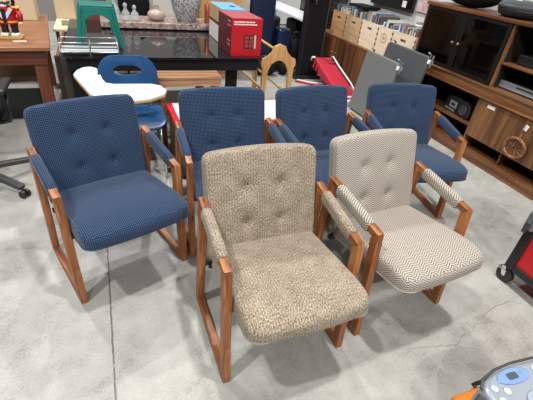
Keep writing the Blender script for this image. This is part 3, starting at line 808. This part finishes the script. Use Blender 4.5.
for s in (-1, 1):
    G().bar((s*.045, -.058, .245), (-s*.002, -.066, .165), .022, .006, (0, -1, 0)).done('sash', plain('pale_blue_sash', (.55, .62, .75), .5) if s < 0 else bpy.data.materials['pale_blue_sash'], u)
    am = G().tube([(s*.066, 0, .238), (s*.083, -.005, .19), (s*.080, -.02, .145)], .018, 10).done('arm', REDP, u, smooth=True)
    G().ball((s*.080, -.022, .130), .016).done('hand', SKIN, am, smooth=True)
    G().box(s*.066-.024, s*.066+.024, -.024, .024, .246, .258).done('epaulette', GOLD, u, bevel=.004)
hd = G().lathe([(.030, .2625), (.046, .275), (.048, .325), (.040, .345)], n=20).done('head', SKIN, u, smooth='auto')
G().ball((0, -.050, .305), .010, .012, .014).done('nose', SKIN, hd, smooth=True)
G().tube([(-.044, -.034, .300), (-.022, -.052, .288), (0, -.052, .294), (.022, -.052, .288), (.044, -.034, .300)], .0085, 8).done('moustache', BLACK, hd, smooth=True)
for s in (-1, 1): G().ball((s*.018, -.043, .322), .006).done('eye', BLACK, hd, smooth=True)
G().ball((0, -.038, .268), .026, .018, .018).done('beard', PAPER, hd, smooth=True)
G().tube([(-.045, .015, .325), (-.052, .02, .29), (-.045, .022, .262)], .014, 8).tube([(.045, .015, .325), (.052, .02, .29), (.045, .022, .262)], .014, 8).done('hair', BLACKM, hd, smooth=True)
G().lathe([(.050, .3455), (.047, .36), (.050, .42), (.036, .435)], n=20).done('hat', BLACK, u, smooth='auto')
u = G().box(-.05, .05, -.017, .017, 0, .003).done('price_card', PAPER, loc=(-.665, 3.875, .7505), rot=(0, 0, R(5))); tag(u, 'small white card lying before the nutcracker on the desk', 'card')
for x0, x1, y0, y1, h_, m, lb in ((-1.02, -.62, 4.80, 5.05, .20, CARDL, 'pale cardboard box at the back of the wooden desk behind the nutcracker'), (-1.55, -1.10, 4.74, 5.0, .30, CARD, 'brown cardboard box at the back left of the wooden desk')):
    u = thing('cardboard_box', lb, 'box', ((x0+x1)/2, (y0+y1)/2, .7505))
    G().box(-(x1-x0)/2, (x1-x0)/2, -(y1-y0)/2, (y1-y0)/2, 0, h_).done('carton', m, u, bevel=.003)
    G().box(-(x1-x0)/2, (x1-x0)/2, -.025, .025, h_+.0003, h_+.0013).done('tape', CARD if m is CARDL else CARDL, u)
t = thing('side_table', 'small table with pale tan top between the wooden desk and the green stool', 'table', (-.33, 5.50, 0))
G().box(-.19, .10, -.45, .56, .60, .625).done('tabletop', CARDL, t, bevel=.003)
for x in (-.17, .055):
    for y in (-.43, .52): G().box(x, x+.035, y, y+.035, 0, .5995).done('leg', WD['z'], t)
u = G().box(-.05, .05, -.14, .14, 0, .008).done('picture_card', plain('dull_green_print', (.13, .15, .12), .4), loc=(-.40, 5.40, .6255), rot=(0, 0, R(4))); tag(u, 'small dark framed print lying on the pale side table', 'picture')
u = thing('cardboard_box', 'pale cardboard box standing on the pale side table', 'box', (-.40, 5.86, .6255))
G().box(-.12, .10, -.16, .16, 0, .36).done('carton', CARDL, u, bevel=.003)
G().box(-.12, .10, -.02, .02, .3603, .3613).done('tape', CARD, u)
u = thing('storage_box', 'dark box with white lid under the wooden desk', 'box', (-.80, 4.16, 0))
G().box(-.20, .17, -.10, .14, 0, .295).done('carton', DGREEN, u, bevel=.003)
G().box(-.205, .175, -.105, .145, .2955, .335).done('lid', PAPER, u, bevel=.004)
u = thing('cardboard_box', 'brown cardboard box standing on the floor under the back of the desk', 'box', (-1.0, 4.65, 0))
G().box(-.45, .38, -.16, .16, 0, .56).done('carton', CARD, u, bevel=.003)
G().box(-.45, .38, -.025, .025, .5603, .5613).done('tape', CARDL, u)

# ------------------------------------------------------------------ swivel chair
t = thing('swivel_chair', 'black swivel office chair with five-star base at the left edge', 'chair', (-.93, 2.85, 0), R(0))
for k in range(5):
    a = R(-39 + 72*k); dx, dy = math.cos(a), math.sin(a)
    G().bar((dx*.04, dy*.04, .125), (dx*.36, dy*.36, .075), .052, .036).done('base_arm', DKGREY, t, bevel=.008)
    cs = thing_ = G()
    for s in (-1, 1): cs.rod((dx*.365-dy*s*.008, dy*.365+dx*s*.008, .027), (dx*.365-dy*s*.028, dy*.365+dx*s*.028, .027), .027, n=16)
    cs.rod((dx*.36, dy*.36, .035), (dx*.36, dy*.36, .0585), .010)
    cs.done('caster', BLACK, t, smooth='auto')
G().lathe([(.050, .095), (.050, .155), (.032, .16), (.032, .30), (.022, .305), (.022, .43)], n=18).done('gas_column', BLACK, t, smooth='auto')
G().box(-.10, .10, -.12, .12, .4305, .46).done('mechanism', BLACKM, t)
cushion(.50, .48, .085, .035, .12, crown=.012).done('seat', BLACKM, t, smooth=True, loc=(-.02, 0, .503))
for s in (-1, 1):
    G().tube([(s*.20-.02, 0, .455), (s*.29-.02, 0, .47), (s*.305-.02, 0, .52), (s*.305-.02, 0, .69)], .016, 8).done('arm_post', BLACK, t, smooth=True)
    G().box(s*.305-.05, s*.305+.01, -.14, .14, .691, .722).done('arm_pad', BLACK, t, bevel=.012, seg=3)
G().box(-.05, .01, -.32, -.26, .455, .60, Matrix.Rotation(R(0), 3, 'X')).bar((-.02, -.10, .452), (-.02, -.29, .458), .05, .012).done('back_bracket', BLACK, t)
cushion(.44, .50, .06, .028, .10, crown=.01).done('backrest', BLACKM, t, smooth=True, loc=(-.02, -.285, .85), rot=(PI/2+R(8), 0, PI))

# ------------------------------------------------------------------ red cart at right edge
t = thing('tool_cart', 'red and black wheeled tool cart at the right edge', 'cart', (2.14, 1.05, 0))
G().box(.012, .50, -.76, -.012, .120, .74).done('body', REDC, t, bevel=.004)
for y in (-.77, -.05): G().box(-.004, .055, y, y+.055, .112, .75).done('corner_post', BLACK, t, bevel=.006)
if True:
    G().box(-.004, .05, -.7145, -.0505, .110, .155).done('bottom_rail', BLACK, t, bevel=.006)
    G().box(-.004, .05, -.7145, -.0505, .70, .75).done('top_rail', BLACK, t, bevel=.006)
G().box(.5005, .55, -.77, .005, .112, .75).done('back_frame', BLACK, t, bevel=.006)
G().box(.056, .50, -.0115, .004, .112, .75).done('end_panel', BLACK, t, bevel=.004)
G().box(.05, .50, -.75, -.012, .7405, .765).done('lid', BLACK, t, bevel=.008)
G().box(-.045, -.0045, -.05, .006, .42, .53).done('latch', STEEL, t, bevel=.006)
G().box(-.06, -.0455, -.03, -.005, .40, .47).done('latch_lever', DKGREY, t, bevel=.004)
for x, y in ((.020, -.018), (.05, -.68), (.45, -.05), (.45, -.68)):
    c = G()
    c.rod((x-.013, y, .052), (x+.013, y, .052), .052, n=22)
    cw = c.done('caster', BLACK, t, smooth='auto')
    G().bar((x-.018, y, .052), (x-.018, y+.02, .109), .026, .004, (1, 0, 0)).bar((x+.018, y, .052), (x+.018, y+.02, .109), .026, .004, (1, 0, 0)).box(x-.024, x+.024, y-.012, y+.05, .0822, .0875).rod((x-.021, y, .052), (x+.021, y, .052), .008).done('fork', CHROME, cw)

# ------------------------------------------------------------------ boombox on an orange tool case
u = thing('tool_case', 'orange plastic tool case on the floor under the silver boombox', 'case', (1.40, .29, 0))
G().box(-.225, .22, -.19, .20, 0, .118).done('shell', ORANGE, u, bevel=.018, seg=3)
G().box(-.227, .222, -.192, .202, .055, .063).done('seam', BLACKM, u)
G().tube([(-.05, .201, .07), (-.05, .225, .07), (.05, .225, .07), (.05, .201, .07)], .009, 8).done('handle', BLACK, u, smooth=True)
u = thing('boombox', 'silver portable boombox with pale blue display panel at the bottom right corner', 'stereo', (1.325, .345, .1185), R(-2))
topo = [(-.15, -.13), (-.155, .0), (-.145, .065), (-.11, .094), (-.03, .114), (.06, .120), (.18, .114), (.26, .08), (.28, -.13)]
G().prism(topo, .012, .175, 'z').done('body', SILVER, u, bevel=.022, seg=4, smooth='auto')
G().prism([(-.222, -.12), (-.226, .0), (-.212, .040), (-.1565, .066), (-.1565, -.125)], .01, .165, 'z').done('speaker_end', DKGREY, u, bevel=.012, seg=3)
el = lambda rx, ry, c: [(c[0]+rx*math.cos(2*PI*k/28), c[1]+ry*math.sin(2*PI*k/28)) for k in range(28)]
dp = G().prism(el(.082, .030, (.018, .074)), .1752, .180, 'z').done('display_panel', LBLUE, u, bevel=.002)
G().prism(rrect(.050, .026, .007, 4, (.010, .074)), .1802, .1822, 'z').done('display', LCD, dp)
for k in range(4): G().rod((.048+k*.012, .076+.003*k, .180), (.048+k*.012, .076+.003*k, .184), .004).done('button', SILVER, dp)
for x, y in ((-.105, .052), (-.062, .030), (.135, .075), (.175, .070), (-.11, .005)):
    G().lathe([(.014, .1752), (.014, .181), (.010, .184)], (x, y, 0), 18).done('button', plain('light_button', (.48, .52, .57), .3) if x == -.105 else bpy.data.materials['light_button'], u, smooth='auto')
lid = G().prism(rrect(.24, .12, .05, 5, (.10, -.055)), .1752, .181, 'z').done('disc_lid', plain('silver_lid', (.38, .43, .51), .22, Metallic=.3), u, bevel=.002)
G().prism([(-.055, -.045), (.085, -.005), (.09, -.025), (-.05, -.066)], .1812, .1822, 'z').done('label_strip', DKGREY, lid)
G().prism([(-.050, -.047), (.080, -.010), (.084, -.024), (-.046, -.062)], .1823, .1830, 'z').done('label_face', PAPER, lid)
rg = G()
for k in range(10):
    x = -.135+k*.012; y = .072 + .038*min(1, k/9)**.8
    rg.box(x-.004, x+.004, y-.006, y+.006, .150, .168)
rg.done('grip_ridge', STEEL, u)
G().tube([(x*1.0, y+.006, .166) for x, y in [(-.145, .065), (-.11, .094), (-.03, .114), (.06, .120), (.18, .114), (.25, .085)]], .0055, 8).done('carry_handle', DKGREY, u, smooth=True)

# ------------------------------------------------------------------ luggage and clutter in the distance
def suitcase(label, x0, x1, y0, y1, h_, m):
    u = thing('suitcase', label, 'suitcase', ((x0+x1)/2, (y0+y1)/2, 0), 0, 'suitcases behind the quilt rack'); a, b_ = (x1-x0)/2, (y1-y0)/2
    G().box(-a, a, -b_, b_, .04, h_).done('shell', m, u, bevel=.045, seg=4, smooth='auto')
    for k in range(3): G().box(-a*.55+k*a*.45, -a*.45+k*a*.45+.012, -b_-.004, -b_+.002, .12, h_-.1).done('rib', m, u, bevel=.002)
    G().tube([(-.07, 0, h_-.005), (-.07, 0, h_+.035), (.07, 0, h_+.035), (.07, 0, h_-.005)], .010, 8).done('handle', BLACK, u, smooth=True)
    for sx in (-1, 1):
        for sy in (-1, 1): G().rod((sx*(a-.05)-.012, sy*(b_-.05), .022), (sx*(a-.05)+.012, sy*(b_-.05), .022), .022, n=14).done('wheel', BLACK, u)
    return u
suitcase('tall navy suitcase standing behind the red carton', 2.0, 2.37, 5.65, 5.95, 1.02, NAVY)
suitcase('small dark blue shiny suitcase beside the tall black stand', 2.42, 2.63, 5.58, 5.80, .62, plain('midnight_shell', (.012, .025, .06), .2))
suitcase('black suitcase behind the small shiny blue one', 2.30, 2.66, 6.10, 6.42, .70, BLACK)
suitcase('second tall navy suitcase, behind the first one', 2.02, 2.30, 6.05, 6.38, 1.04, plain('navy_cloth', (.012, .022, .055), .8))
def bag(label, c, rx, ry, rz):
    u = thing('soft_bag', label, 'bag', c, random.uniform(-.3, .3), 'black bags on the floor')
    G().ball((0, 0, rz*.96), rx, ry, rz, 20).done('body', BLACKM, u, smooth=True)
    G().tube([(-rx*.4, -ry*.3, rz*1.75), (-rx*.3, -ry*.3, rz*2.15), (rx*.3, -ry*.3, rz*2.15), (rx*.4, -ry*.3, rz*1.75)], .012, 8).done('handle', BLACK, u, smooth=True)
bag('black soft bag on the floor in front of the tall navy suitcase', (2.16, 5.40, 0), .20, .13, .13)
bag('black soft bag on the floor left of the tall black stand', (2.47, 5.42, 0), .085, .12, .11)
bag('tall black bag slumped behind the tall black stand', (2.76, 5.72, 0), .11, .13, .26)
bag('black bag under the end of the far white table, farthest right of the black bags', (3.02, 5.74, 0), .11, .14, .24)
suitcase('wide black suitcase on the floor under the far white table', 2.88, 3.18, 6.06, 6.42, .66, BLACKM)
t = thing('white_folding_table', 'long white-topped table at the far back above the dark luggage', 'table', (3.04, 6.65, 0))
G().box(-.24, .17, -1.05, 1.2, .715, .75).done('tabletop', WHITE, t, bevel=.006)
for x in (-.20, .13):
    for y in (-.70, 1.1): G().rod((x, y, 0), (x, y, .7145), .014).done('leg', BLKMET, t)
t = thing('carved_cabinet', 'dark carved wooden cabinet in the corner beyond the crates', 'cabinet', (3.52, 6.35, 0))
G().box(-.24, .23, -.36, .40, .06, 1.34).done('body', DKCARV, t, bevel=.006)
G().box(-.26, .25, -.38, .42, 1.3405, 1.37).done('top', DKCARV, t, bevel=.006)
G().box(-.23, .22, -.35, .39, 0, .0595).done('plinth', BLACKM, t)
for y0 in (-.34, .03):
    d = G().box(-.256, -.2405, y0, y0+.35, .12, 1.30).done('door', DKCARV, t, bevel=.004)
    G().ball((-.265, y0+(.31 if y0 < 0 else .04), .75), .013).done('knob', STEEL, d)
for z in (.66, .84, 1.02, 1.2):
    G().tube([(-.24+.12*k, -.368, z+.03*math.sin(k*2.1)) for k in range(5)], .012, 6).done('carving', DKCARV, t, smooth=True)
# items behind the marble slab
t = thing('blond_cabinet', 'blond wooden cabinet behind the copper candle', 'cabinet', (1.52, 5.55, 0))
G().box(-.34, .22, -.2, .2, .05, 1.16).done('body', WB['z'], t, bevel=.004)
G().box(-.35, .23, -.21, .21, 1.1605, 1.185).done('top', WB['x'], t, bevel=.004)
G().box(-.32, .20, -.18, .18, 0, .0495).done('plinth', WB['x'], t)
for x0 in (-.335, -.055): 
    d = G().box(x0, x0+.27, -.216, -.2005, .08, 1.14).done('door', WB['z'], t, bevel=.004)
    G().ball((x0+(.24 if x0 < -.2 else .03), -.226, .9), .012).done('knob', BRASS, d)
u = thing('cardboard_sheet', 'tall pale cardboard carton between the blond cabinet and the navy suitcases', 'box', (1.87, 5.95, 0))
G().box(-.11, .11, -.25, .25, 0, 1.08).done('carton', plain('pale_beige_card', (.62, .55, .44), .8), u, bevel=.003)
G().box(-.02, .02, -.25, .25, 1.0803, 1.0813).done('tape', CARD, u)
u = thing('side_chair', 'black round-backed chair behind the marble slab and crystal decanters', 'chair', (.39, 5.50, 0))
G().ball((0, 0, .86), .19, .04, .22, 24).done('backrest', BLACKM, u, smooth=True)
G().lathe([(.2, .42), (.215, .44), (.215, .47), (.19, .485)], (0, .18, 0), 24).done('seat', BLACK, u, smooth='auto')
for sx in (-1, 1):
    G().rod((sx*.14, .03, 0), (sx*.12, .005, .75), .014).done('leg', BLKMET, u); G().rod((sx*.15, .34, 0), (sx*.13, .28, .419), .014).done('leg', BLKMET, u)
u = thing('white_carton', 'large white carton behind the beige vase', 'box', (.78, 5.60, 0))
G().box(-.17, .30, -.2, .2, 0, 1.03).done('carton', plain('off_white_card', (.62, .60, .56), .7), u, bevel=.003)
G().box(-.17, .30, -.02, .02, 1.0303, 1.0313).done('tape', CARD, u)
u = thing('brown_box_stack', 'tall dark red and brown carton behind the green stool', 'box', (-.065, 5.62, 0))
G().box(-.14, .13, -.2, .2, 0, .98).done('carton', plain('maroon_card', (.16, .05, .035), .7), u, bevel=.003)
G().box(-.14, .13, -.02, .02, .9803, .9813).done('tape', CARD, u)

# ------------------------------------------------------------------ light
w = bpy.data.worlds.new('store_air'); S.world = w; w.use_nodes = True
w.node_tree.nodes['Background'].inputs[0].default_value = (.80, .86, .92, 1); w.node_tree.nodes['Background'].inputs[1].default_value = .16
def lamp(x, y, z, e, size, col=(1, .975, .94)):
    l = bpy.data.lights.new('bay_or_fill_lamp', 'AREA'); l.shape = 'DISK'; l.size = size; l.energy = e; l.color = col
    o = bpy.data.objects.new('bay_or_fill_lamp', l); C.objects.link(o); o.location = (x, y, z)
LP = 248
lamp(1.2, .75, 6.2, LP, .28)
lamp(-2.2, .25, 6.2, LP, .28)
lamp(-2.2, 6.3, 6.2, LP, .28)
lamp(1.2, 6.3, 6.2, LP, .28)
lamp(1.2, -4.8, 6.2, LP*1.45, .28)  # added fill behind the camera, brightens the chair backs
lamp(-2.2, -4.8, 6.2, LP*1.45, .28)  # second added fill, left of the other, also for the chair fronts

# ------------------------------------------------------------------ camera
F_, PITCH, ROLL, HC, YAW = 380.58, R(33.565), R(-6.629), 1.612, R(24.4)
rgt = Vector((math.cos(YAW), -math.sin(YAW), 0)); fh = Vector((math.sin(YAW), math.cos(YAW), 0))
fwd = fh*math.cos(PITCH) - Vector((0, 0, math.sin(PITCH))); upv = fh*math.sin(PITCH) + Vector((0, 0, math.cos(PITCH)))
cr = rgt*math.cos(ROLL) - upv*math.sin(ROLL); cu = rgt*math.sin(ROLL) + upv*math.cos(ROLL)
cd = bpy.data.cameras.new('camera'); cd.sensor_width = 36; cd.lens = F_/533*36; cd.clip_start = .02
co = bpy.data.objects.new('camera', cd); C.objects.link(co)
M = Matrix((cr, cu, -fwd)).transposed().to_4x4(); M.translation = Vector((0, 0, HC)); co.matrix_world = M
S.camera = co
S.view_settings.view_transform = 'Standard'; S.view_settings.look = 'None'; S.view_settings.gamma = 1; S.view_settings.exposure = 0; S.view_settings.use_curve_mapping = False
